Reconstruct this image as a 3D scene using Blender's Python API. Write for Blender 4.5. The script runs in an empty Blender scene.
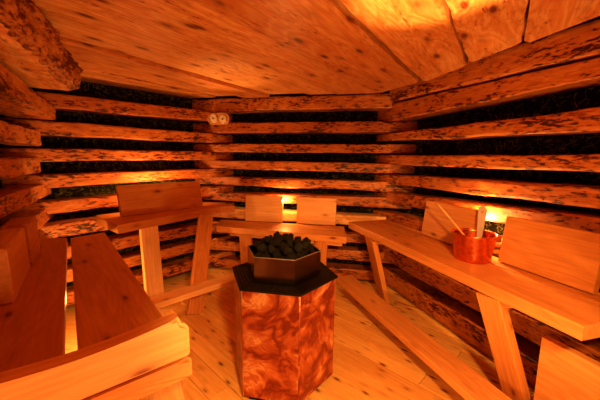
import bpy, bmesh, math, random
from mathutils import Vector, Matrix, noise
R = math.radians
C = bpy.context.scene.collection
rng = random.Random(7)
scene = bpy.context.scene

# ---------------------------------------------------------------- materials
def new_mat(name):
    m = bpy.data.materials.new(name); m.use_nodes = True
    nt = m.node_tree; nt.nodes.clear()
    out = nt.nodes.new('ShaderNodeOutputMaterial')
    b = nt.nodes.new('ShaderNodeBsdfPrincipled')
    nt.links.new(b.outputs[0], out.inputs[0])
    return m, nt, b

def N(nt, kind, **kw):
    n = nt.nodes.new(kind)
    for k, v in kw.items():
        if k in n.inputs.keys(): n.inputs[k].default_value = v
        else: setattr(n, k, v)
    return n

def ramp(nt, stops, interp='LINEAR'):
    r = nt.nodes.new('ShaderNodeValToRGB'); cr = r.color_ramp; cr.interpolation = interp
    while len(cr.elements) > 1: cr.elements.remove(cr.elements[-1])
    cr.elements[0].position = stops[0][0]; cr.elements[0].color = stops[0][1]
    for p, c in stops[1:]:
        e = cr.elements.new(p); e.color = c
    return r

def rgb(r, g, b): return (r, g, b, 1)

def mixc(nt, fac, a, b, mode='MIX'):
    m = nt.nodes.new('ShaderNodeMix'); m.data_type = 'RGBA'; m.blend_type = mode
    L = nt.links
    for sock, v in ((m.inputs[0], fac), (m.inputs[6], a), (m.inputs[7], b)):
        if isinstance(v, (float, int, tuple)): sock.default_value = v
        else: L.new(v, sock)
    return m.outputs[2]

def wood(name, light, mid, dark, knots=.13, spots=0.0, rough=.42, grain=1.0, knotscale=(2.2, 7, 7), figure=.5, spotc=(.12, .012, .004), bump=.15, vary=.8):
    """pine board: grain runs along the board's own X axis"""
    m, nt, b = new_mat(name); L = nt.links
    tc = N(nt, 'ShaderNodeTexCoord'); oi = N(nt, 'ShaderNodeObjectInfo')
    mul = N(nt, 'ShaderNodeVectorMath', operation='MULTIPLY_ADD')
    cmb = N(nt, 'ShaderNodeCombineXYZ')
    for i in range(3): L.new(oi.outputs['Random'], cmb.inputs[i])
    L.new(cmb.outputs[0], mul.inputs[0]); mul.inputs[1].default_value = (37, 23, 51)
    L.new(tc.outputs['Object'], mul.inputs[2])
    P = mul.outputs[0]
    def mapped(s):
        mp = N(nt, 'ShaderNodeMapping'); mp.inputs['Scale'].default_value = s; L.new(P, mp.inputs[0]); return mp.outputs[0]
    # wide cathedral figure
    n1 = N(nt, 'ShaderNodeTexNoise', Scale=1.0, Detail=3.0, Roughness=.5, Distortion=.6); L.new(mapped((1.1*grain, 6*grain, 6*grain)), n1.inputs[0])
    # growth lines: rings of the figure
    mm = N(nt, 'ShaderNodeMath', operation='MULTIPLY'); L.new(n1.outputs[0], mm.inputs[0]); mm.inputs[1].default_value = 11.0
    fr = N(nt, 'ShaderNodeMath', operation='PINGPONG'); L.new(mm.outputs[0], fr.inputs[0]); fr.inputs[1].default_value = .5
    r1 = ramp(nt, [(0, rgb(*mid)), (.55, rgb(*[(a+c)/2 for a, c in zip(light, mid)])), (1, rgb(*light))])
    m2 = N(nt, 'ShaderNodeMath', operation='MULTIPLY'); L.new(fr.outputs[0], m2.inputs[0]); m2.inputs[1].default_value = 2.0
    L.new(m2.outputs[0], r1.inputs[0])
    n2 = N(nt, 'ShaderNodeTexNoise', Scale=1.0, Detail=4.0, Roughness=.6); L.new(mapped((2.2, 60, 60)), n2.inputs[0])
    r2 = ramp(nt, [(.3, rgb(.74, .66, .6)), (.62, rgb(1, 1, 1))]); L.new(n2.outputs[0], r2.inputs[0])
    flat = tuple((a*.7+c*.3) for a, c in zip(light, mid)) + (1,)
    c = mixc(nt, figure, flat, r1.outputs[0])
    c = mixc(nt, .8, c, r2.outputs[0], 'MULTIPLY')
    n4 = N(nt, 'ShaderNodeTexNoise', Scale=1.0, Detail=2.0); L.new(mapped((.8, 3.2, 3.2)), n4.inputs[0])
    r4 = ramp(nt, [(.35, rgb(.78, .66, .55)), (.65, rgb(1.0, 1.0, 1.0))]); L.new(n4.outputs[0], r4.inputs[0])
    c = mixc(nt, .7, c, r4.outputs[0], 'MULTIPLY')
    # knots
    v = N(nt, 'ShaderNodeTexVoronoi', Scale=1.0, Randomness=1.0); L.new(mapped(knotscale), v.inputs[0])
    rk = ramp(nt, [(0, rgb(1, 1, 1)), (knots*.55, rgb(.9, .9, .9)), (knots, rgb(.25, .25, .25)), (knots*1.9, rgb(0, 0, 0))])
    L.new(v.outputs['Distance'], rk.inputs[0])
    c = mixc(nt, rk.outputs[0], c, rgb(*dark))
    if spots > 0:
        ns = N(nt, 'ShaderNodeTexNoise', Scale=1.0, Detail=5.0, Roughness=.62, Distortion=.5); L.new(mapped((16, 55, 55)), ns.inputs[0])
        nb = N(nt, 'ShaderNodeTexNoise', Scale=1.0, Detail=1.0); L.new(mapped((2.6, 9, 9)), nb.inputs[0])
        nw = N(nt, 'ShaderNodeMath', operation='MULTIPLY_ADD'); L.new(nb.outputs[0], nw.inputs[0]); nw.inputs[1].default_value = .45; nw.inputs[2].default_value = .275
        ad = N(nt, 'ShaderNodeMath', operation='ADD'); L.new(ns.outputs[0], ad.inputs[0]); L.new(nw.outputs[0], ad.inputs[1])
        t = 1.24 - spots*.3
        rs = ramp(nt, [(t/2-.012, rgb(0, 0, 0)), (t/2+.03, rgb(1, 1, 1))])
        hf = N(nt, 'ShaderNodeMath', operation='MULTIPLY'); hf.inputs[1].default_value = .5; L.new(ad.outputs[0], hf.inputs[0])
        L.new(hf.outputs[0], rs.inputs[0])
        # reddish staining spreads softly round the dark flecks
        rst = ramp(nt, [(t/2-.09, rgb(0, 0, 0)), (t/2+.02, rgb(.75, .75, .75))]); L.new(hf.outputs[0], rst.inputs[0])
        c = mixc(nt, rst.outputs[0], c, rgb(.42, .085, .02))
        c = mixc(nt, rs.outputs[0], c, rgb(*spotc))
    # boards differ a little from one another
    rv = ramp(nt, [(0, rgb(.72, .52, .40)), (.5, rgb(.92, .84, .8)), (1, rgb(1, 1, 1))]); L.new(oi.outputs['Random'], rv.inputs[0])
    c = mixc(nt, vary, c, rv.outputs[0], 'MULTIPLY')
    L.new(c, b.inputs['Base Color'])
    b.inputs['Roughness'].default_value = rough
    b.inputs['Specular IOR Level'].default_value = .35
    bp = N(nt, 'ShaderNodeBump', Strength=bump, Distance=.004); L.new(n2.outputs[0], bp.inputs['Height']); L.new(bp.outputs[0], b.inputs['Normal'])
    return m

M = {}
M['bench'] = wood('bench_pine', (.80, .38, .12), (.64, .23, .06), (.16, .018, .004), knots=.13, knotscale=(3.4, 9, 9), figure=.5, rough=.42)
M['pale'] = wood('pale_pine', (.94, .58, .28), (.86, .46, .19), (.28, .05, .01), knots=.12, knotscale=(3.0, 8, 8), figure=.4)
M['rail'] = wood('orange_rail_pine', (.92, .47, .20), (.86, .38, .14), (.20, .03, .01), knots=.12, knotscale=(2.4, 8, 8), figure=.45)
M['floor'] = wood('floor_pine', (.95, .58, .20), (.84, .42, .11), (.14, .02, .005), knots=.17, knotscale=(5, 13, 13), figure=.55, rough=.36, vary=.45)
M['log'] = wood('spotted_wall_log', (.80, .36, .10), (.52, .155, .035), (.08, .008, .003), knots=.2, spots=.62, knotscale=(6, 14, 14), figure=.6, rough=.5, bump=.4, spotc=(.05, .005, .002))
M['logclean'] = wood('clean_wall_log', (.94, .58, .25), (.76, .34, .10), (.18, .03, .01), knots=.12, spots=.12, figure=.4)
M['ceil'] = wood('ceiling_pine', (.95, .58, .27), (.76, .27, .07), (.12, .012, .004), knots=.2, spots=.16, knotscale=(3.4, 8.5, 8.5), figure=.8, grain=.8, rough=.40)
M['burl'] = wood('rough_bark_edge', (.80, .42, .14), (.42, .12, .03), (.06, .008, .003), knots=.25, spots=.8, knotscale=(14, 22, 22), rough=.6, bump=1.0)

def simple(name, col, rough=.5, metal=0.0, bumps=None, spec=.5):
    m, nt, b = new_mat(name)
    b.inputs['Roughness'].default_value = rough; b.inputs['Metallic'].default_value = metal
    b.inputs['Specular IOR Level'].default_value = spec
    tc = N(nt, 'ShaderNodeTexCoord'); n = N(nt, 'ShaderNodeTexNoise', Scale=bumps[0] if bumps else 14.0, Detail=5.0)
    nt.links.new(tc.outputs['Object'], n.inputs[0])
    r = ramp(nt, [(.3, rgb(*[c*.7 for c in col])), (.7, rgb(*[min(1, c*1.15) for c in col]))])
    nt.links.new(n.outputs[0], r.inputs[0]); nt.links.new(r.outputs[0], b.inputs['Base Color'])
    if bumps:
        bp = N(nt, 'ShaderNodeBump', Strength=bumps[1], Distance=.01); nt.links.new(n.outputs[0], bp.inputs['Height']); nt.links.new(bp.outputs[0], b.inputs['Normal'])
    return m
M['stone'] = simple('black_sauna_stone', (.006, .005, .0045), .75, 0, (22, .8), .25)
M['iron'] = simple('black_iron', (.004, .003, .0025), .5, .0, None, .12)
M['steel'] = simple('brushed_steel', (.26, .20, .17), .22, 1.0)
M['copper'] = simple('hammered_copper', (.84, .22, .09), .26, 1.0, (45, .10))
M['grate'] = simple('blackened_grate', (.05, .04, .033), .35, 1.0)
M['rim'] = simple('paler_steel_rim', (.62, .52, .45), .35, .9)  # tray rim, a paler steel than the walls
M['cable'] = simple('red_cable', (.35, .02, .01), .5)
M['dial'] = simple('dial_face', (.95, .90, .84), .4)
M['brass'] = simple('dial_rim', (.85, .60, .42), .3, .8)
M['needle'] = simple('dial_needle', (.30, .05, .03), .5)
M['handle'] = simple('ladle_wood', (.24, .055, .012), .4)
M['stick'] = simple('pale_stick_wood', (.80, .44, .18), .4)

def insul():
    m, nt, b = new_mat('dark_plant_fibre_packing'); L = nt.links
    tc = N(nt, 'ShaderNodeTexCoord')
    n = N(nt, 'ShaderNodeTexNoise', Scale=45.0, Detail=6.0, Roughness=.7, Distortion=2.0); L.new(tc.outputs['Object'], n.inputs[0])
    r = ramp(nt, [(.4, rgb(.004, .003, .002)), (.62, rgb(.012, .011, .006)), (.75, rgb(.05, .04, .02))]); L.new(n.outputs[0], r.inputs[0])
    L.new(r.outputs[0], b.inputs['Base Color']); b.inputs['Roughness'].default_value = .95; b.inputs['Specular IOR Level'].default_value = .1
    bp = N(nt, 'ShaderNodeBump', Strength=1.0, Distance=.02); L.new(n.outputs[0], bp.inputs['Height']); L.new(bp.outputs[0], b.inputs['Normal'])
    return m
M['fibre'] = insul()
M['straw'] = simple('dull_fibre_strands', (.26, .23, .10), .8, 0, None, .1)

def swirl():
    """polished burl-like copper sheet on the stove"""
    m, nt, b = new_mat('swirled_copper_sheet'); L = nt.links
    tc = N(nt, 'ShaderNodeTexCoord'); oi = N(nt, 'ShaderNodeObjectInfo')
    add = N(nt, 'ShaderNodeVectorMath', operation='MULTIPLY_ADD')
    cmb = N(nt, 'ShaderNodeCombineXYZ')
    for i in range(3): L.new(oi.outputs['Random'], cmb.inputs[i])
    L.new(cmb.outputs[0], add.inputs[0]); add.inputs[1].default_value = (9, 7, 5); L.new(tc.outputs['Object'], add.inputs[2])
    n0 = N(nt, 'ShaderNodeTexNoise', Scale=3.6, Detail=4.0, Distortion=1.6); L.new(add.outputs[0], n0.inputs[0])
    vm = N(nt, 'ShaderNodeVectorMath', operation='MULTIPLY_ADD'); L.new(n0.outputs['Color'], vm.inputs[0]); vm.inputs[1].default_value = (.35, .35, .35); L.new(add.outputs[0], vm.inputs[2])
    v = N(nt, 'ShaderNodeTexVoronoi', Scale=3.6); L.new(vm.outputs[0], v.inputs[0])
    w = N(nt, 'ShaderNodeMath', operation='MULTIPLY'); w.inputs[1].default_value = 2.6; L.new(v.outputs['Distance'], w.inputs[0])
    a2 = N(nt, 'ShaderNodeMath', operation='ADD'); L.new(w.outputs[0], a2.inputs[0])
    n3 = N(nt, 'ShaderNodeTexNoise', Scale=6.0, Detail=7.0, Distortion=2.0); L.new(vm.outputs[0], n3.inputs[0])
    m3 = N(nt, 'ShaderNodeMath', operation='MULTIPLY'); m3.inputs[1].default_value = 1.9; L.new(n3.outputs[0], m3.inputs[0]); L.new(m3.outputs[0], a2.inputs[1])
    pp = N(nt, 'ShaderNodeMath', operation='PINGPONG'); pp.inputs[1].default_value = 1.0; L.new(a2.outputs[0], pp.inputs[0])
    r = ramp(nt, [(0, rgb(.14, .016, .007)), (.22, rgb(.25, .036, .011)), (.5, rgb(.36, .075, .022)), (.82, rgb(.48, .14, .05)), (1, rgb(.62, .30, .14))]); L.new(pp.outputs[0], r.inputs[0])
    L.new(r.outputs[0], b.inputs['Base Color']); b.inputs['Metallic'].default_value = .45; b.inputs['Roughness'].default_value = .33
    bp = N(nt, 'ShaderNodeBump', Strength=.35, Distance=.004); L.new(pp.outputs[0], bp.inputs['Height']); L.new(bp.outputs[0], b.inputs['Normal'])
    return m
M['swirl'] = swirl()
def glow(name, col, s):
    m, nt, b = new_mat(name); b.inputs['Base Color'].default_value = (*col, 1)
    b.inputs['Emission Color'].default_value = (*col, 1); b.inputs['Emission Strength'].default_value = s
    return m
M['bulb'] = glow('lit_lamp_glass', (1, .5, .18), 3.0)

# ---------------------------------------------------------------- helpers
def link(name, bm, mat, mw=Matrix(), parent=None, smooth=False):
    me = bpy.data.meshes.new(name); bmesh.ops.recalc_face_normals(bm, faces=bm.faces[:]); bm.to_mesh(me); bm.free()
    if smooth:
        for p in me.polygons: p.use_smooth = True
    me.materials.append(mat)
    o = bpy.data.objects.new(name, me); C.objects.link(o)
    if parent is not None:
        o.parent = parent; o.matrix_local = world(parent).inverted() @ mw
    else: o.matrix_world = mw
    W[o.name] = mw
    return o
W = {}
def world(o): return W[o.name]
def empty(name, loc, label=None, cat=None, group=None):
    o = bpy.data.objects.new(name, None); C.objects.link(o); o.empty_display_size = .1
    o.location = loc; W[o.name] = Matrix.Translation(loc)
    tag(o, label, cat, group); return o
def tag(o, label=None, cat=None, group=None, kind=None):
    if label: o['label'] = label
    if cat: o['category'] = cat
    if group: o['group'] = group
    if kind: o['kind'] = kind
    return o

def frame(origin, x, z):
    """matrix with X along x, Z close to z"""
    x = Vector(x).normalized(); z = Vector(z); y = z.cross(x).normalized(); z = x.cross(y)
    m = Matrix((x, y, z)).transposed().to_4x4(); m.translation = Vector(origin); return m

def board_bm(L, w, t, bev=.006, live=0.0, seed=0, nx=1, crown=0.0, endround=0.0, ends=(1, 1), top=None):
    """board: length on X (0..L), width on Y (-w/2..w/2), thickness on Z (-t/2..t/2); 'live' wanders the long edges"""
    bm = bmesh.new()
    prof = []
    hw, ht, b = w/2, t/2, bev
    for cy, cz, a0 in ((hw-b, ht-b, 0), (-hw+b, ht-b, 90), (-hw+b, -ht+b, 180), (hw-b, -ht+b, 270)):
        for k in range(3):
            a = R(a0+45*k); prof.append((cy+b*math.cos(a), cz+b*math.sin(a)))
    xs = [i/nx*L for i in range(nx+1)]
    if endround > 0:
        xs = sorted(set(xs+[endround*f for f in (.1, .3, .6, 1)]+[L-endround*f for f in (.1, .3, .6, 1)]))
    rings = []
    for x in xs:
        s = 1.0
        if endround > 0:
            if ends[0] and x < endround: s = min(s, .55+.45*math.sqrt(max(0, 1-(1-x/endround)**2)))
            if ends[1] and L-x < endround: s = min(s, .55+.45*math.sqrt(max(0, 1-(1-(L-x)/endround)**2)))
        ring = []
        for y, z in prof:
            side = 1 if y > 0 else -1
            dy = 0
            if live: dy = side*live*(noise.noise(Vector((x*2.3, side*3+seed*7.1, seed)))*1.1+noise.noise(Vector((x*9, side*5+seed*3.7, seed)))*.45)
            dz = 0
            if live: dz = live*.35*noise.noise(Vector((x*5, y*12+seed, (z > 0)*4+seed)))
            zz = z*s
            yy = (y+dy)*s
            if top: yy += top(x/L)*(1 if y > 0 else 0)
            ring.append(bm.verts.new((x, yy, zz+dz)))
        rings.append(ring)
    n = len(prof)
    for a, c in zip(rings, rings[1:]):
        for i in range(n): bm.faces.new((a[i], a[(i+1) % n], c[(i+1) % n], c[i]))
    bm.faces.new(rings[0][::-1]); bm.faces.new(rings[-1])
    return bm

def board(name, a, b, zdir, w, t, mat, parent=None, **kw):
    """board with centreline a->b, thickness along zdir"""
    a = Vector(a); b = Vector(b)
    return link(name, board_bm((b-a).length, w, t, **kw), mat, frame(a, b-a, zdir), parent)

def poly_bm(pts, z0, z1, origin, xdir, bev=.006, rnd=0.0):
    """horizontal board from an outline; returns bmesh local to a frame with X on xdir"""
    if rnd:
        q = []
        n = len(pts)
        for i in range(n):
            p = Vector(pts[i]); a = Vector(pts[i-1]); c = Vector(pts[(i+1) % n])
            r = min(rnd, (a-p).length*.4, (c-p).length*.4)
            u = p+(a-p).normalized()*r; v = p+(c-p).normalized()*r
            for k in range(5):
                f = k/4; q.append((u*(1-f)+p*f)*(1-f)+(p*(1-f)+v*f)*f)
        pts = q
    fm = frame((*origin, 0), (*xdir, 0), (0, 0, 1)); inv = fm.inverted()
    bm = bmesh.new()
    vs = [bm.verts.new(inv @ Vector((p[0], p[1], z1))) for p in pts]
    f = bm.faces.new(vs)
    ex = bmesh.ops.extrude_face_region(bm, geom=[f])
    for v in ex['geom']:
        if isinstance(v, bmesh.types.BMVert): v.co.z = z0
    if bev:
        es = [e for e in bm.edges if abs(e.verts[0].co.z-e.verts[1].co.z) < 1e-5]
        bmesh.ops.bevel(bm, geom=es, offset=bev, segments=2, affect='EDGES', profile=.6)
    return bm, fm
def polyboard(name, pts, z0, z1, mat, parent=None, xdir=None, bev=.006, rnd=0.0):
    xdir = xdir or (pts[1][0]-pts[0][0], pts[1][1]-pts[0][1])
    bm, fm = poly_bm(pts, z0, z1, pts[0], xdir, bev, rnd)
    return link(name, bm, mat, fm, parent)

def lathe_bm(prof, seg=32):
    bm = bmesh.new(); rings = []
    for r, z in prof:
        rings.append([bm.verts.new((r*math.cos(2*math.pi*i/seg), r*math.sin(2*math.pi*i/seg), z)) for i in range(seg)])
    for a, c in zip(rings, rings[1:]):
        for i in range(seg): bm.faces.new((a[i], a[(i+1) % seg], c[(i+1) % seg], c[i]))
    bm.faces.new(rings[0][::-1]); bm.faces.new(rings[-1]); return bm

def tube_bm(pts, r, seg=8, bm=None):
    bm = bm or bmesh.new(); pts = [Vector(p) for p in pts]; rings = []
    for i, p in enumerate(pts):
        d = (pts[min(i+1, len(pts)-1)]-pts[max(i-1, 0)]).normalized()
        u = d.cross(Vector((0, 0, 1))); u = u.normalized() if u.length > .01 else Vector((1, 0, 0)); v = d.cross(u)
        rr = r(i/(len(pts)-1)) if callable(r) else r
        rings.append([bm.verts.new(p+u*math.cos(2*math.pi*k/seg)*rr+v*math.sin(2*math.pi*k/seg)*rr) for k in range(seg)])
    for a, c in zip(rings, rings[1:]):
        for i in range(seg): bm.faces.new((a[i], a[(i+1) % seg], c[(i+1) % seg], c[i]))
    bm.faces.new(rings[0][::-1]); bm.faces.new(rings[-1]); return bm

def box_bm(x0, x1, y0, y1, z0, z1, bm=None, bev=0):
    bm = bm or bmesh.new()
    v = [bm.verts.new((x, y, z)) for x in (x0, x1) for y in (y0, y1) for z in (z0, z1)]
    for f in ((0, 1, 3, 2), (4, 6, 7, 5), (0, 4, 5, 1), (2, 3, 7, 6), (0, 2, 6, 4), (1, 5, 7, 3)): bm.faces.new([v[i] for i in f])
    if bev: bmesh.ops.bevel(bm, geom=bm.edges[:], offset=bev, segments=2, affect='EDGES')
    return bm

# ---------------------------------------------------------------- room plan (metres; camera stands near the entrance looking along +Y)
CBL = Vector((-1.08, 3.80))      # corner back-left / back wall
CBR = Vector((.99, 3.38))        # corner back / right wall
CL = Vector((-2.20, 2.56))       # corner left / back-left wall
CR = Vector((1.86, .72))         # right wall meets front-right wall
CFL = Vector((-1.00, .45))       # left wall meets front-left wall
CF1 = Vector((-.95, -.75)); CF2 = Vector((.95, -.75))
CZ = 2.19
def d3(v, z=0): return Vector((v[0], v[1], z))

def log_wall(name, a, b, rows, mats=None, ext=.34, strands=0, nx=44, own=None):
    """a->b runs left to right seen from inside; planks stand proud of a dark packed backing"""
    a = Vector(a); b = Vector(b); u = (b-a).normalized(); inn = Vector((u.y, -u.x))  # inward normal
    L = (b-a).length
    fm = frame(d3(a-inn*.24), d3(u), (0, 0, 1))
    wl = link(name, box_bm(-.10, L+.10, 0, .06, 0, CZ+.1), M['fibre'], fm)
    tag(wl, kind='structure')
    for i, (za, zb, ta, tb) in enumerate(rows):
        mt = (mats or {}).get(i, M['log'])
        e0, e1, out, th = (own or {}).get(i, (ext, ext, 0, .20))
        def at(q): f = q/L; return (za+(zb-za)*f), (ta+(tb-ta)*f)
        (p0, q0), (p1, q1) = at(-e0), at(L+e1)
        s = a-u*e0-inn*(th/2-out); e = b+u*e1-inn*(th/2-out)
        s3 = d3(s, (p0+q0)/2); e3 = d3(e, (p1+q1)/2)
        h0, h1 = q0-p0, q1-p1
        bm = board_bm((e3-s3).length, h0, th, bev=.014, live=.0085, seed=rng.random()*50, nx=nx, endround=.05)
        ln = (e3-s3).length
        for v in bm.verts: v.co.y *= 1+(h1/h0-1)*v.co.x/ln
        link('wall_plank', bm, mt, frame(s3, e3-s3, d3(inn)), wl)
    if strands:
        bm = bmesh.new(); r = random.Random(name)
        for _ in range(strands):
            p = Vector((r.uniform(0, L), -.002-r.random()*.05, r.uniform(.1, CZ)))
            d = Vector((r.gauss(0, 1), r.gauss(0, .25), r.gauss(0, 1))).normalized()*r.uniform(.02, .05)
            c = d.cross(Vector((0, 1, 0))).normalized()*r.uniform(.0006, .0011)
            k = Vector((r.gauss(0, .01), -abs(r.gauss(0, .008)), r.gauss(0, .01)))
            q = [p-c, p+c, p+d*.5+k+c, p+d*.5+k-c, p+d+c*.4, p+d-c*.4]
            v = [bm.verts.new(x) for x in q]
            bm.faces.new(v[:4]); bm.faces.new((v[3], v[2], v[4], v[5]))
        o = link('fibre_packing', bm, M['straw'], fm, wl); tag(o, kind='stuff')
    return wl
def rows(zs, h): return [(z, z, z+h, z+h) for z in zs]
ZA = [1.88-.22*i for i in range(9)]
ZB = [1.996-.22*i for i in range(9)]+[.016]
rBL = [(1.875, 1.915, 2.00, 2.035), (1.645, 1.655, 1.77, 1.765), (1.425, 1.44, 1.53, 1.545), (1.195, 1.22, 1.31, 1.33), (.965, .985, 1.08, 1.11)]+rows([.75, .53, .31, .09], .12)
rB = [(2.03, 2.03, 2.185, 2.185), (1.77, 1.77, 1.89, 1.89), (1.54, 1.54, 1.64, 1.64), (1.33, 1.315, 1.435, 1.427), (1.13, 1.11, 1.23, 1.222), (.925, .92, 1.027, 1.04), (.70, .695, .82, .82)]+rows([.485, .265, .03], .12)
rR = [(1.889, 1.919, 2.075, 1.985), (1.672, 1.615, 1.756, 1.76), (1.415, 1.421, 1.517, 1.515), (1.20, 1.235, 1.30, 1.36), (.98, 1.09, 1.10, 1.215), (.755, .82, .865, .95), (.53, .55, .64, .66), (.31, .31, .47, .46), (.02, .02, .205, .205)]
log_wall('wall_back_left', CL, CBL, rBL, strands=5200)
log_wall('wall_back', CBL, CBR, rB, mats={6: M['logclean']}, strands=4000)
log_wall('wall_right', CBR, CR, rR, strands=6500)
rL = [(1.775, 1.775, 1.99, 1.87)]+rows(ZB[2:], .12)
log_wall('wall_left', CFL, CL, rL, strands=2400, own={0: (.0, .05, .13, .30), 1: (.2, .02, .02, .2), 2: (.2, .0, 0, .2)})
log_wall('wall_front_right', CR, CF2, rows(ZB, .12), nx=12)
log_wall('wall_front', CF2, CF1, rows(ZA, .12), nx=12)
log_wall('wall_front_left', CF1, CFL, rows(ZB, .12), nx=12)
# second, upper beam of the right wall, standing proud of the log below
u = (CR-CBR).normalized(); inn = Vector((u.y, -u.x))
s = CBR-u*.02-inn*.075; e = CR-u*.1-inn*.075
bm = board_bm((d3(e, 2.075)-d3(s, 2.15)).length, .175, .19, bev=.02, live=.008, seed=3.3, nx=40)
tr = link('trim_1', bm, M['log'], frame(d3(s, 2.185), d3(e, 2.092)-d3(s, 2.185), d3(inn)))
tag(tr, kind='structure')

# floor: boards laid in two fields that meet at cross joints
fl = link('floor', box_bm(-2.6, 2.2, -1.1, 4.2, -.12, -.034), M['floor']); tag(fl, kind='structure')
fa = R(-46)   # run of the floor boards
fd = Vector((math.sin(fa), math.cos(fa))); fn = Vector((fd.y, -fd.x))
k = 0
for i in range(-17, 18):
    c = Vector((-.1, 1.9))+fn*(i*.148+.03)
    r = random.Random(i*7+3); cuts = [-3.2, -1.9+r.uniform(-.5, .5), -.1+r.uniform(-.8, .8), 1.5+r.uniform(-.4, .4), 3.2]
    for a, b in zip(cuts, cuts[1:]):
        p = c+fd*(a+.002); q = c+fd*(b-.002)
        mid = (p+q)/2
        if mid.x < -3 or mid.x > 2.6 or mid.y < -1.6 or mid.y > 4.6: continue
        # keep boards inside the plan with a simple clip against the room polygon
        poly = [CL, CBL, CBR, CR, CF2, CF1, CFL]
        t0, t1 = 0.0, 1.0
        for j in range(len(poly)):
            A = poly[j]; B = poly[(j+1) % len(poly)]; w = (B-A).normalized(); nn = Vector((w.y, -w.x))
            f0 = (p-A).dot(nn)+.10; f1 = (q-A).dot(nn)+.10
            if f0 < 0 and f1 < 0: t0, t1 = 1, 0; break
            if f0 < 0: t0 = max(t0, f0/(f0-f1))
            elif f1 < 0: t1 = min(t1, f0/(f0-f1))
        if t1-t0 < .02: continue
        p2 = p.lerp(q, t0); q2 = p.lerp(q, t1)
        board('floor_board', d3(p2, -.017), d3(q2, -.017), (0, 0, 1), .1440, .034, M['floor'], fl, bev=.003)

# ceiling: wide waney boards running from lower left to upper right of the plan
ce = link('ceiling', box_bm(-2.7, 2.3, -1.2, 4.3, CZ+.09, CZ+.15), M['burl']); tag(ce, kind='structure')
ca = R(34); cd = Vector((math.sin(ca), math.cos(ca))); cn = Vector((math.cos(ca), -math.sin(ca)))
def hit(nc, P, w):    # point of the line with across-coordinate nc on the line through P along w
    o = cn*nc; w = Vector(w)
    # o + cd*s = P + w*t
    det = cd.x*(-w.y)-(-w.x)*cd.y
    rx, ry = P.x-o.x, P.y-o.y
    return (rx*(-w.y)-(-w.x)*ry)/det
ub = (CBR-CBL).normalized(); ib = Vector((ub.y, -ub.x)); ur = (CR-CBR).normalized(); ir = Vector((ur.y, -ur.x))
bounds = [-3.5, -2.95, -2.62, -2.33, -1.92, -1.62, -1.22, -.69, -.29, .03, .40, .80, 1.25, 1.7]
for i, (n0, n1) in enumerate(zip(bounds, bounds[1:])):
    g = .004
    far = []
    for nc in (n0+g, n1-g):
        sb = hit(nc, CBL+ib*.03, ub); sr = hit(nc, CBR+ir*.04, ur)
        far.append(min(sb, sr))
    if n0 == -.69: far[0] = far[1] = None
    lo = -1.6
    ga = .016 if n0 == -.69 else g; gb = .016 if n1 == -.69 else g
    A = cn*(n0+ga); B = cn*(n1-gb)
    if far[0] is None:
        far = [min(hit(n0+g, CBL+ib*.03, ub), hit(n0+g, CBR+ir*.04, ur)), hit(n1-g, CBR+ir*.04, ur)]
    pts = [A+cd*lo]
    # wandering edges
    K = 26
    L0 = [A+cd*(lo+(far[0]-lo)*j/K)+cn*(.010*noise.noise(Vector((j*.9, i*3.1, 0)))) for j in range(K+1)]
    L1 = [B+cd*(lo+(far[1]-lo)*j/K)-cn*(.010*noise.noise(Vector((j*.9, i*3.1+9, 0)))) for j in range(K+1)]
    if i >= 6:   # rounded board ends along the right wall
        for Lx, o in ((L0, 1), (L1, -1)):
            Lx[-1] = Lx[-1]-cd*.05+cn*o*.0
            Lx.insert(-1, Lx[-1]-cd*.02); Lx[-1] = Lx[-1]+cn*o*.03+cd*.03
    outline = L0+L1[::-1]
    dz = .018*math.sin(i*2.4) if i != 6 else -.02
    bm, fm = poly_bm(outline, CZ+dz, CZ+.08+dz*.5, A, cd, bev=.008 if i < 6 else .012)
    link('ceiling_board', bm, M['ceil'], fm, ce)
# thick waney slab hung under the ceiling along the left wall
st = Vector((-1.93, 2.42)); en = Vector((-.76, .20))
bm = board_bm((en-st).length, .40, .22, bev=.07, live=.035, seed=2.2, nx=60, endround=.16, ends=(1, 0))
bmesh.ops.subdivide_edges(bm, edges=bm.edges[:], cuts=2, use_grid_fill=True)
for v in bm.verts:
    k = max(0, min(1, (v.co.y-.07)/.06))+max(0, 1-v.co.x/.14)*(v.co.y > -.05)
    k = min(1, k); q = v.co
    n1 = noise.noise(Vector((q.x*9, q.y*22, q.z*30)))+.6*noise.noise(Vector((q.x*26, q.y*50, q.z*60)))
    v.co = q+Vector((0, .030, 0))*n1*k+Vector((0, 0, .018))*noise.noise(Vector((q.x*14, q.y*20, 3)))*k+Vector((0, 0, .006))*noise.noise(q*8)
for f in bm.faces: f.smooth = True
me_o = link('trim_2', bm, M['ceil'], frame(d3(st, 2.075), d3(en-st), (0, 0, 1))); tag(me_o, kind='structure')
me_o.data.materials.append(M['burl'])
for p in me_o.data.polygons:
    if p.center.y > .115 or (p.center.x < .12 and p.center.y > .02): p.material_index = 1

# ---------------------------------------------------------------- benches
def leg(a, b, face, w=.12, t=.045, mat=None, parent=None, name='leg'):
    """a = top, b = foot"""
    return board(name, b, a, face, w, t, mat or M['bench'], parent, bev=.005)

iR = Vector((-math.cos(R(-18.1)), math.sin(R(-18.1)))); aR = Vector((math.sin(R(-18.1)), math.cos(R(-18.1))))
OR = Vector((0, 0))
def onR(dist, y):      # point at inward distance from the right wall's plank faces, at depth y
    u = (CR-CBR).normalized(); p = CBR+u*((y-CBR.y)/u.y); i = Vector((u.y, -u.x)); p = p+i*dist
    return p+u*((y-p.y)/u.y)
uR = (CR-CBR).normalized(); nR = Vector((uR.y, -uR.x))

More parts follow.
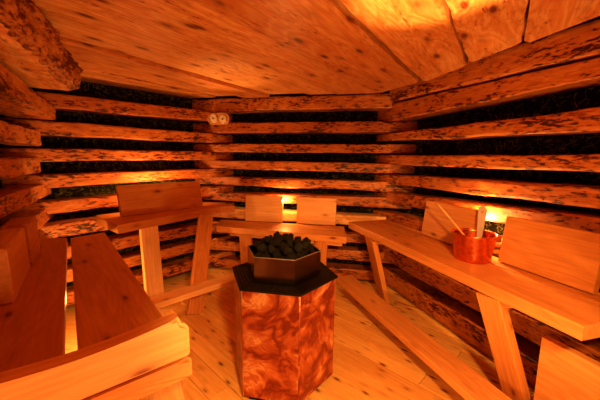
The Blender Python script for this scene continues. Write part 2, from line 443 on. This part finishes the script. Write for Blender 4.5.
b = empty('sauna_bench', d3(onR(.25, 2.2)), 'long two-board pine bench along the right wall, carrying the copper bucket', 'bench', 'sauna benches round the stove')
p = [onR(.505, 3.17), onR(.505, 1.16), onR(.20, 1.24), onR(.20, 3.27)]
polyboard('seat_board', p, .73, .80, M['bench'], b, xdir=uR)
p = [onR(.188, 3.27), onR(.188, 1.24), onR(.035, 1.28), onR(.035, 3.32)]
polyboard('seat_board', p, .73, .80, M['bench'], b, xdir=uR)
for y0, y1 in ((2.655, 2.12), (1.945, 1.455)):
    a0 = onR(.085, y0); a1 = onR(.085, y1)
    board('backrest', d3(a0, .958), d3(a1, .958), d3(nR, .12), .31, .045, M['bench'], b, bev=.008)
top = onR(.475, 2.80); ft = onR(.20, 3.0)
leg(d3(top, .73), d3(ft, 0), d3(nR, .5), .19, .05, M['bench'], b)
top = onR(.475, 1.595); ft = onR(.23, 1.60)
leg(d3(top, .73), d3(ft, 0), d3(nR, .5), .135, .06, M['bench'], b)
for y in (2.80, 1.595):
    p0 = onR(.05, y); p1 = onR(.46, y+.0)
    board('seat_support', d3(p0, .705), d3(p1, .705), (0, 0, 1), .13, .05, M['bench'], b)
p0 = onR(.565, 3.0)-uR*.12; p1 = onR(.545, .85)
board('footrest', d3(p0, .185), d3(p1, .185), (0, 0, 1), .20, .05, M['bench'], b, bev=.008)
p0 = onR(.26, 1.50); p1 = onR(.26, .95)
board('support_panel', d3(p0, .27), d3(p1, .27), d3(nR), .54, .05, M['bench'], b)

# back bench
b = empty('sauna_bench', (-.2, 3.2, 0), 'lowest pine bench against the back wall, behind the stove', 'bench', 'sauna benches round the stove')
p = [(-.90, 3.27), (.45, 2.88), (.55, 3.12), (.575, 3.38), (-.93, 3.68)]
p = [(-.93, 3.27), (.46, 2.86), (.505, 3.33), (-.98, 3.64)]
polyboard('seat_board', p, .645, .712, M['bench'], b, xdir=(p[1][0]-p[0][0], p[1][1]-p[0][1]))
for x0, x1 in ((-.655, -.205), (-.03, .415)):
    f = lambda x: 3.80-(x+1.08)*.203-.115
    board('backrest', (x0, f(x0), .868), (x1, f(x1), .868), (-.2, -.98, .1), .31, .045, M['pale'], b, bev=.008)
for x, w in ((-.60, .14), (.22, .14)):
    y = 3.26-(x+.83)*.31+.05
    leg((x, y, .65), (x-.01, y+.16, 0), (-.29, -.95, 0), w, .05, M['bench'], b)
board('apron', (-.78, 3.30, .625), (.43, 2.93, .625), (-.29, -.95, 0), .05, .035, M['bench'], b)

# back-left bench, standing a step higher
b = empty('sauna_bench', (-1.4, 2.8, 0), 'highest pine bench against the back-left wall, below the two round gauges', 'bench', 'sauna benches round the stove')
p = [(-1.455, 2.335), (-.715, 3.265), (-.90, 3.53), (-1.15, 3.60), (-1.93, 2.73), (-1.80, 2.62)]
p = [(-1.455, 2.335), (-.88, 3.30), (-.74, 3.36), (-.96, 3.60), (-1.16, 3.64), (-1.90, 2.74), (-1.81, 2.64)]
polyboard('seat_board', p, .858, .93, M['bench'], b, xdir=(.5, .84))
board('backrest', (-1.65, 2.695, 1.068), (-1.12, 3.33, 1.068), (.76, -.64, .2), .285, .045, M['bench'], b, bev=.008)
fo = Vector((.28, -.25))
for (tx, ty, fx, fy) in ((-1.365, 2.64, -1.24, 2.45), (-.985, 3.08, -.985, 2.66)):
    leg((tx, ty, .865), (fx, fy, 0), (.74, -.67, .3), .15, .05, M['pale'] if tx < -1.2 else M['bench'], b)
board('footrest', (-1.25, 2.36, .25), (-.49, 3.11, .25), (0, 0, 1), .16, .05, M['pale'], b, bev=.006)

# left bench
b = empty('sauna_bench', (-1.3, 1.6, 0), 'dark orange bench of two wide boards along the left wall, nearest the viewer', 'bench', 'sauna benches round the stove')
p = [(-1.62, 2.425), (-.52, 1.09), (-.66, .82), (-1.765, 2.24)]
polyboard('seat_board', p, .79, .85, M['bench'], b, xdir=(.66, -.75))
p = [(-1.80, 2.245), (-.68, .785), (-.97, .50), (-1.06, .80), (-1.92, 2.29)]
p = [(-1.795, 2.245), (-.685, .79), (-.88, .60), (-1.10, .80), (-2.02, 2.22)]
polyboard('seat_board', p, .79, .85, M['bench'], b, xdir=(.60, -.79))
# end panel: saddle-topped rail board over a lower board
A = Vector((-.395, .988)); Bv = Vector((-.97, .50)); dl = (A-Bv).normalized()
def rail_bm(z0, z1, L, dip, rr):
    pts = []
    Kn = 24
    for j in range(Kn+1):
        f = j/Kn; x = f*(L-rr); pts.append((x, z1+dip*(abs(f-.60)/.40)**1.8))
    for j in range(1, 6):
        a = R(90-18*j); pts.append((L-rr+rr*math.cos(a), z1-rr+rr*math.sin(a)))
    rb = rr*.35
    for j in range(0, 5):
        a = R(-22.5*j); pts.append((L-rb+rb*math.cos(a), z0+rb+rb*math.sin(a)))
    pts.append((0, z0))
    bm = bmesh.new()
    vs = [bm.verts.new((x, .027, z)) for x, z in pts]; f = bm.faces.new(vs)
    ex = bmesh.ops.extrude_face_region(bm, geom=[f])
    for v in ex['geom']:
        if isinstance(v, bmesh.types.BMVert): v.co.y = -.027
    es = [e for e in bm.edges if abs(e.verts[0].co.y-e.verts[1].co.y) < 1e-5]
    bmesh.ops.bevel(bm, geom=es, offset=.012, segments=3, affect='EDGES')
    return bm
Lr = (A-Bv).length
nrm = Vector((-dl.y, dl.x))
fm = frame(d3(Bv), d3(dl), (0, 0, 1))
link('end_rail', rail_bm(.782, .914, Lr, .026, .035), M['rail'], fm, b)
link('end_board', rail_bm(.700, .779, Lr+.005, 0, .02), M['bench'], fm, b)
leg((-.59, 1.10, .79), (-.54, 1.27, 0), (.3, -.9, .1), .13, .05, M['pale'], b)
leg((-1.50, 2.12, .79), (-1.50, 2.12, 0), (.75, .66, 0), .14, .05, M['bench'], b)
# thick backrest blocks
for (f0, f1) in (((-1.215, 1.205), (-1.50, 1.60)), ((-1.545, 1.675), (-1.70, 1.90))):
    f0 = Vector(f0); f1 = Vector(f1); dd = (f1-f0).normalized(); nn = Vector((-dd.y, dd.x)).normalized()   # towards the wall
    if nn.x > 0: nn = -nn
    bm = bmesh.new(); Lb = (f1-f0).length
    pr = [(0, .0), (.004, .24), (.125, .235), (.125, .0)]
    r0 = [bm.verts.new((0, y, z)) for y, z in pr]; r1 = [bm.verts.new((Lb, y, z)) for y, z in pr]
    bm.faces.new(r0); bm.faces.new(r1[::-1])
    for i in range(4): bm.faces.new((r0[i], r1[i], r1[(i+1) % 4], r0[(i+1) % 4]))
    bmesh.ops.bevel(bm, geom=bm.edges[:], offset=.006, segments=2, affect='EDGES')
    link('backrest', bm, M['pale'] if f0.y < 1.5 else M['bench'], frame(d3(f0, .851), d3(dd), (0, 0, 1)), b)

# ---------------------------------------------------------------- stove
SC = Vector((-.106, 1.885)); SA = [R(-11+60*i) for i in range(6)]
def hexpts(r, c=SC): return [c+Vector((math.cos(a), math.sin(a)))*r for a in SA]
stv = empty('sauna_stove', d3(SC), 'hexagonal stove clad in swirled copper sheet with a black grate top, centre of the floor', 'stove')
polyboard('plinth', [tuple(v) for v in hexpts(.30)], .0, .05, M['iron'], stv, bev=.004)
hb = hexpts(.344)
for i in range(6):
    a, c2 = hb[i], hb[(i+1) % 6]; w = (c2-a).normalized(); o = Vector((w.y, -w.x)); L = (c2-a).length
    bm = box_bm(.004, L-.004, 0, .012, 0, .675, bev=.002)
    link('copper_panel', bm, M['swirl'], frame(d3(a, .05), d3(w), (0, 0, 1)), stv)
    cp = a+(a-SC).normalized()*.006
    cr = tube_bm([(0, 0, 0), (0, 0, .68)], .005, 8)
    link('corner_strip', cr, M['swirl'], Matrix.Translation(d3(cp-(cp-SC).normalized()*.012, .05)), stv)
polyboard('top_plate', [tuple(v) for v in hexpts(.358)], .725, .74, M['iron'], stv, bev=.004)
bm = bmesh.new()
for rr in (.345, .322, .300, .278):
    P = hexpts(rr)
    for i in range(6): tube_bm([d3(P[i], .7415), d3(P[(i+1) % 6], .7415)], .0013, 5, bm)
for i in range(6):
    A1, B1 = hexpts(.345)[i], hexpts(.345)[(i+1) % 6]; A2, B2 = hexpts(.278)[i], hexpts(.278)[(i+1) % 6]
    for j in range(1, 9):
        tube_bm([d3(A1.lerp(B1, j/9), .7415), d3(A2.lerp(B2, j/9), .7415)], .0009, 4, bm)
link('grate', bm, M['grate'], Matrix(), stv)
# open steel tray for the stones: six sheet walls with a rim, and a floor
bm = bmesh.new()
O = hexpts(.246); I = hexpts(.241); z0, z1 = .745, .895
for i in range(6):
    j = (i+1) % 6
    v = [bm.verts.new(d3(p, z)) for p, z in ((O[i], z0), (O[j], z0), (O[j], z1), (O[i], z1), (I[i], z0+.004), (I[j], z0+.004), (I[j], z1), (I[i], z1))]
    for f in ((0, 1, 2, 3), (5, 4, 7, 6), (3, 2, 6, 7), (1, 0, 4, 5)): bm.faces.new([v[q] for q in f])
bm.faces.new([bm.verts.new(d3(p, z0+.004)) for p in I])
tray = link('stone_tray', bm, M['steel'], Matrix(), stv); tray['label'] = 'open six-sided steel stone tray'
bm = bmesh.new()
P = hexpts(.2435)
for i in range(6): tube_bm([d3(P[i], z1), d3(P[(i+1) % 6], z1)], .0032, 6, bm)
link('rim', bm, M['rim'], Matrix(), tray)

# stones, every one its own object
meshes = []
for s in range(8):
    bm = bmesh.new(); bmesh.ops.create_icosphere(bm, subdivisions=3, radius=1)
    rs = random.Random(s)
    planes = [Vector((rs.gauss(0, 1), rs.gauss(0, 1), rs.gauss(0, 1))).normalized() for _ in range(11)]
    sx, sy, sz = rs.uniform(.9, 1.1), rs.uniform(.8, 1), rs.uniform(.7, .9)
    for v in bm.verts:
        p = v.co.copy()
        for q in planes:
            d = p.dot(q)-.74
            if d > 0: p -= q*d
        p += p*.06*noise.noise(p*3+Vector((s, 0, 0)))
        v.co = Vector((p.x*sx, p.y*sy, p.z*sz))
    me = bpy.data.meshes.new('sauna_stone'); bm.to_mesh(me); bm.free(); me.materials.append(M['stone']); meshes.append(me)
rs = random.Random(4); placed = []
def inside(p, r):
    for i in range(6):
        a, c2 = I[i], I[(i+1) % 6]; w = (c2-a).normalized(); o = Vector((w.y, -w.x))
        if (p-a).dot(o) > -r: return False
    return True
for layer, (z, rad, cnt) in enumerate(((.785, .24, 40), (.835, .24, 42), (.885, .22, 46), (.925, .17, 26), (.955, .10, 8))):
    tries = 0; got = 0
    while got < cnt and tries < 9000:
        tries += 1
        r = rs.uniform(.026, .036); a = rs.uniform(0, 6.283); q = math.sqrt(rs.random())*rad
        p = SC+Vector((math.cos(a), math.sin(a)))*q
        zz = z+rs.uniform(-.008, .008)-.10*max(0, q-.14)
        if not inside(p, r*.95): continue
        c3 = Vector((p.x, p.y, zz))
        if any((c3-o).length < (r+ro)*.90 for o, ro in placed): continue
        placed.append((c3, r)); got += 1
for (c3, r) in placed:
    o = bpy.data.objects.new('sauna_stone', meshes[rs.randrange(8)]); C.objects.link(o)
    o.location = c3; o.scale = (r*1.12,)*3; o.rotation_euler = (rs.uniform(0, 6), rs.uniform(0, 6), rs.uniform(0, 6))
    tag(o, 'rough black sauna stone heaped in the steel tray on top of the stove', 'stone', 'sauna stones in the tray')

# ---------------------------------------------------------------- bucket and ladles
bc = Vector((1.19, 1.99, .801))
bk = empty('water_bucket', bc, 'hammered copper bucket standing on the right-hand bench between two backrests', 'bucket')
link('body', lathe_bm([(.0, 0), (.108, 0), (.112, .006), (.116, .04), (.131, .172), (.135, .178), (.135, .184), (.127, .184), (.126, .172), (.111, .04), (.106, .012), (0, .010)], 40), M['copper'], Matrix.Translation(bc), bk, smooth=True)
rb = bmesh.new()
tube_bm([(.136*math.cos(2*math.pi*i/32), .136*math.sin(2*math.pi*i/32), .183) for i in range(33)], .005, 8, rb)
link('rim', rb, M['copper'], Matrix.Translation(bc), bk, smooth=True)
hbm = box_bm(-.016, .016, -.004, .004, -.03, .016, bev=.003)
link('bail_lug', hbm, M['copper'], Matrix.Translation(bc+Vector((.118, -.075, .172))) @ Matrix.Rotation(R(-35), 4, 'Z'), bk)
# broad-handled ladle leaning in the bucket
def paddle():
    bm = bmesh.new(); out = []
    L = .34
    for j in range(15):
        f = j/14; x = f*(L-.028); w = .014+.014*f**1.5
        out.append((x, w))
    for j in range(1, 9):
        a = R(90-180*j/9); out.append((L-.028+.028*math.cos(a), .028*math.sin(a)))
    lo = [(x, -w) for x, w in out[:15]][::-1]
    vs = [bm.verts.new((x, y, .006)) for x, y in out+lo]
    hole = [bm.verts.new((L-.045+.008*math.cos(R(40*k)), .008*math.sin(R(40*k)), .006)) for k in range(9)]
    es = [bm.edges.new((vs[i], vs[(i+1) % len(vs)])) for i in range(len(vs))]+[bm.edges.new((hole[i], hole[(i+1) % 9])) for i in range(9)]
    bmesh.ops.triangle_fill(bm, edges=es, use_beauty=True)
    ex = bmesh.ops.extrude_face_region(bm, geom=bm.faces[:])
    for v in ex['geom']:
        if isinstance(v, bmesh.types.BMVert): v.co.z = -.006
    return bm
foot = Vector((1.245, 2.03, .825)); tip = Vector((1.30, 2.10, 1.16))
ld = empty('water_ladle', foot, 'flat wooden ladle handle with a hole, standing up out of the copper bucket', 'ladle')
link('handle', paddle(), M['handle'], frame(foot, tip-foot, (-.45, -.9, 0)), ld)
link('scoop', lathe_bm([(0, 0), (.02, .002), (.034, .012), (.038, .026), (.035, .026), (.03, .013), (0, .004)], 20), M['copper'], Matrix.Translation(foot+Vector((0, 0, -.008))), ld, smooth=True)
foot = Vector((1.21, 1.93, .85)); tip = Vector((1.04, 2.25, 1.15))
l2 = empty('water_ladle', foot, 'thin pale wooden stick leaning out of the copper bucket to the left', 'ladle')
link('handle', tube_bm([foot.lerp(tip, j/8)-foot for j in range(9)], lambda f: .0055+.002*f, 10), M['stick'], Matrix.Translation(foot), l2, smooth=True)
link('scoop', lathe_bm([(0, 0), (.016, .002), (.027, .01), (.03, .022), (.027, .022), (.023, .011), (0, .004)], 18), M['copper'], Matrix.Translation(foot+Vector((.0, -.01, -.025))), l2, smooth=True)

# ---------------------------------------------------------------- gauges high in the back-left corner
uBL = (CBL-CL).normalized(); nBL = Vector((uBL.y, -uBL.x))
gp = Vector((-.985, 3.665)); gz = 1.928; gd = Vector((.90, -.02)).normalized(); gd = Vector((.97, -.20)).normalized(); gn = Vector((gd.y, -gd.x))
gf = frame(d3(gp, gz), d3(gd), d3(gn))       # X right along plaque, Y up, Z into the room
ga = empty('wall_gauges', d3(gp, gz), 'small oval wooden plaque with two round dials in the back-left corner', 'gauge')
bm = bmesh.new(); vs = []
for k in range(24):
    a = 2*math.pi*k/24; sx = .075 if math.cos(a) >= 0 else -.075
    vs.append(bm.verts.new((sx+.062*math.cos(a), .068*math.sin(a), .0)))
f = bm.faces.new(vs); ex = bmesh.ops.extrude_face_region(bm, geom=[f])
for v in ex['geom']:
    if isinstance(v, bmesh.types.BMVert): v.co.z = -.02
link('plaque', bm, M['pale'], gf, ga)
for sx, sy in ((-.058, .004), (.062, -.006)):
    off = gf @ Matrix.Translation((sx, sy, .0))
    d = link('dial', lathe_bm([(0, 0), (.048, 0), (.048, .010), (.042, .012), (0, .012)], 28), M['dial'], off, ga)
    rb = bmesh.new(); tube_bm([(.048*math.cos(2*math.pi*i/28), .048*math.sin(2*math.pi*i/28), .010) for i in range(29)], .006, 8, rb)
    link('rim', rb, M['brass'], off, d)
    nb = box_bm(-.002, .002, -.008, .030, .0125, .014); box_bm(-.010, .010, -.010, .010, .0125, .0145, nb)
    link('needle', nb, M['needle'], off @ Matrix.Rotation(R(35 if sx < 0 else -30), 4, 'Z'), d)

# cable lying on the floor by the right wall
pts = []
for j in range(25):
    f = j/24; x = 1.00+.44*f; y = 2.945-.28*f+.035*math.sin(f*5)-.05*f*(1-f)*4
    pts.append((x, y, .0045))
cb = link('power_cable', tube_bm(pts, .0035, 8), M['cable'], Matrix(), None, smooth=True)
tag(cb, 'thin red cable lying on the floor at the foot of the right wall', 'cable')
# small wire hanging under the right bench
p0 = onR(.045, 1.93)

# ---------------------------------------------------------------- lamps and added fill lights
def lamp(name, loc, col, power, radius=.03):
    l = bpy.data.lights.new(name, 'POINT'); l.color = col; l.energy = power; l.shadow_soft_size = radius
    o = bpy.data.objects.new(name, l); C.objects.link(o); o.location = loc; return o
WARM = (1, .29, .05); GOLD = (1, .46, .10)
lamp('backrest_lamp_right', d3(onR(.04, 2.17), 1.05), GOLD, 34, .02)
lamp('backrest_lamp_back', (-.19, 3.56, .97), GOLD, 13, .02)
lamp('backrest_lamp_back_left', (-1.45, 3.07, 1.16), GOLD, 20, .02)
lamp('underbench_lamp_left', (-1.62, 2.10, .45), GOLD, 26, .03)

def wall_lamp(loc, label, power, r, target, size):
    e = empty('wall_lamp', loc, label, 'lamp')
    link('lamp_shade', lathe_bm([(0, .0), (.05, .0), (.07, .04), (.075, .09), (.07, .09), (.06, .04), (0, .02)], 20), M['bench'], Matrix.Translation(loc), e)
    link('bulb', lathe_bm([(0, .022), (.03, .03), (.035, .05), (.02, .075), (0, .08)], 16), M['bulb'], Matrix.Translation(loc), e)
    l = bpy.data.lights.new('lamp_light', 'AREA'); l.shape = 'DISK'; l.size = size; l.energy = power; l.color = WARM
    o = bpy.data.objects.new('lamp_light', l); C.objects.link(o)
    p = Vector(loc)+Vector((0, 0, .1)); o.location = p
    o.rotation_euler = (Vector(target)-p).to_track_quat('-Z', 'Y').to_euler()
    return e
def area(loc, target, power, size, col=WARM):  # added fill light, no fixture modelled
    l = bpy.data.lights.new('room_fill', 'AREA'); l.shape = 'DISK'; l.size = size; l.energy = power; l.color = col
    o = bpy.data.objects.new('room_fill', l); C.objects.link(o); o.location = loc
    o.rotation_euler = (Vector(target)-Vector(loc)).to_track_quat('-Z', 'Y').to_euler()
area((.30, -.6, .93), (-.1, 3.0, 1.1), 17, .4)  # unseen fill added behind the camera
area((.75, .2, .40), (-.8, 1.9, 2.19), 22, .15, GOLD)  # unseen uplight added to brighten the ceiling
area((.7, .9, .35), (.1, 2.6, 2.19), 10, .15, GOLD)  # second added uplight, also out of view
def spot(name, loc, target, power, ang, blend, rad, col=GOLD):
    l = bpy.data.lights.new(name, 'SPOT'); l.energy = power; l.color = col; l.spot_size = R(ang); l.spot_blend = blend; l.shadow_soft_size = rad
    o = bpy.data.objects.new(name, l); C.objects.link(o); o.location = loc
    o.rotation_euler = (Vector(target)-Vector(loc)).to_track_quat('-Z', 'Y').to_euler()
spot('floor_fill_spot', (.40, -.3, 2.05), (.45, 2.4, .0), 330, 60, .4, .08)  # added overhead spot brightening the floor, aimed clear of the left bench
spot('ceiling_wash_lamp', (.80, .70, 1.0), (.58, 1.26, 2.19), 420, 34, .5, .03)
spot('corner_fill_spot', (-.90, 3.42, 1.2), (-.66, 2.9, 2.19), 45, 50, .9, .03)  # added spot, supplies the ceiling glow above the back-left backrest lamp

w = bpy.data.worlds.new('World'); scene.world = w; w.use_nodes = True
w.node_tree.nodes['Background'].inputs[0].default_value = (.02, .008, .003, 1)
w.node_tree.nodes['Background'].inputs[1].default_value = .05

# ---------------------------------------------------------------- camera
cam = bpy.data.cameras.new('camera'); co = bpy.data.objects.new('camera', cam); C.objects.link(co)
cam.sensor_width = 36; cam.lens = 17.97; cam.clip_start = .02
pit, rl = R(8.05), R(.61)
fw = Vector((0, math.cos(pit), -math.sin(pit))); up = Vector((0, math.sin(pit), math.cos(pit))); X = Vector((1, 0, 0))
rt = math.cos(rl)*X+math.sin(rl)*up; u2 = -math.sin(rl)*X+math.cos(rl)*up
m = Matrix((rt, u2, -fw)).transposed().to_4x4(); m.translation = (0, 0, 1.48)
co.matrix_world = m
scene.camera = co
vs = scene.view_settings
vs.view_transform = 'Standard'; vs.look = 'None'; vs.gamma = 1; vs.use_curve_mapping = False; vs.exposure = 0
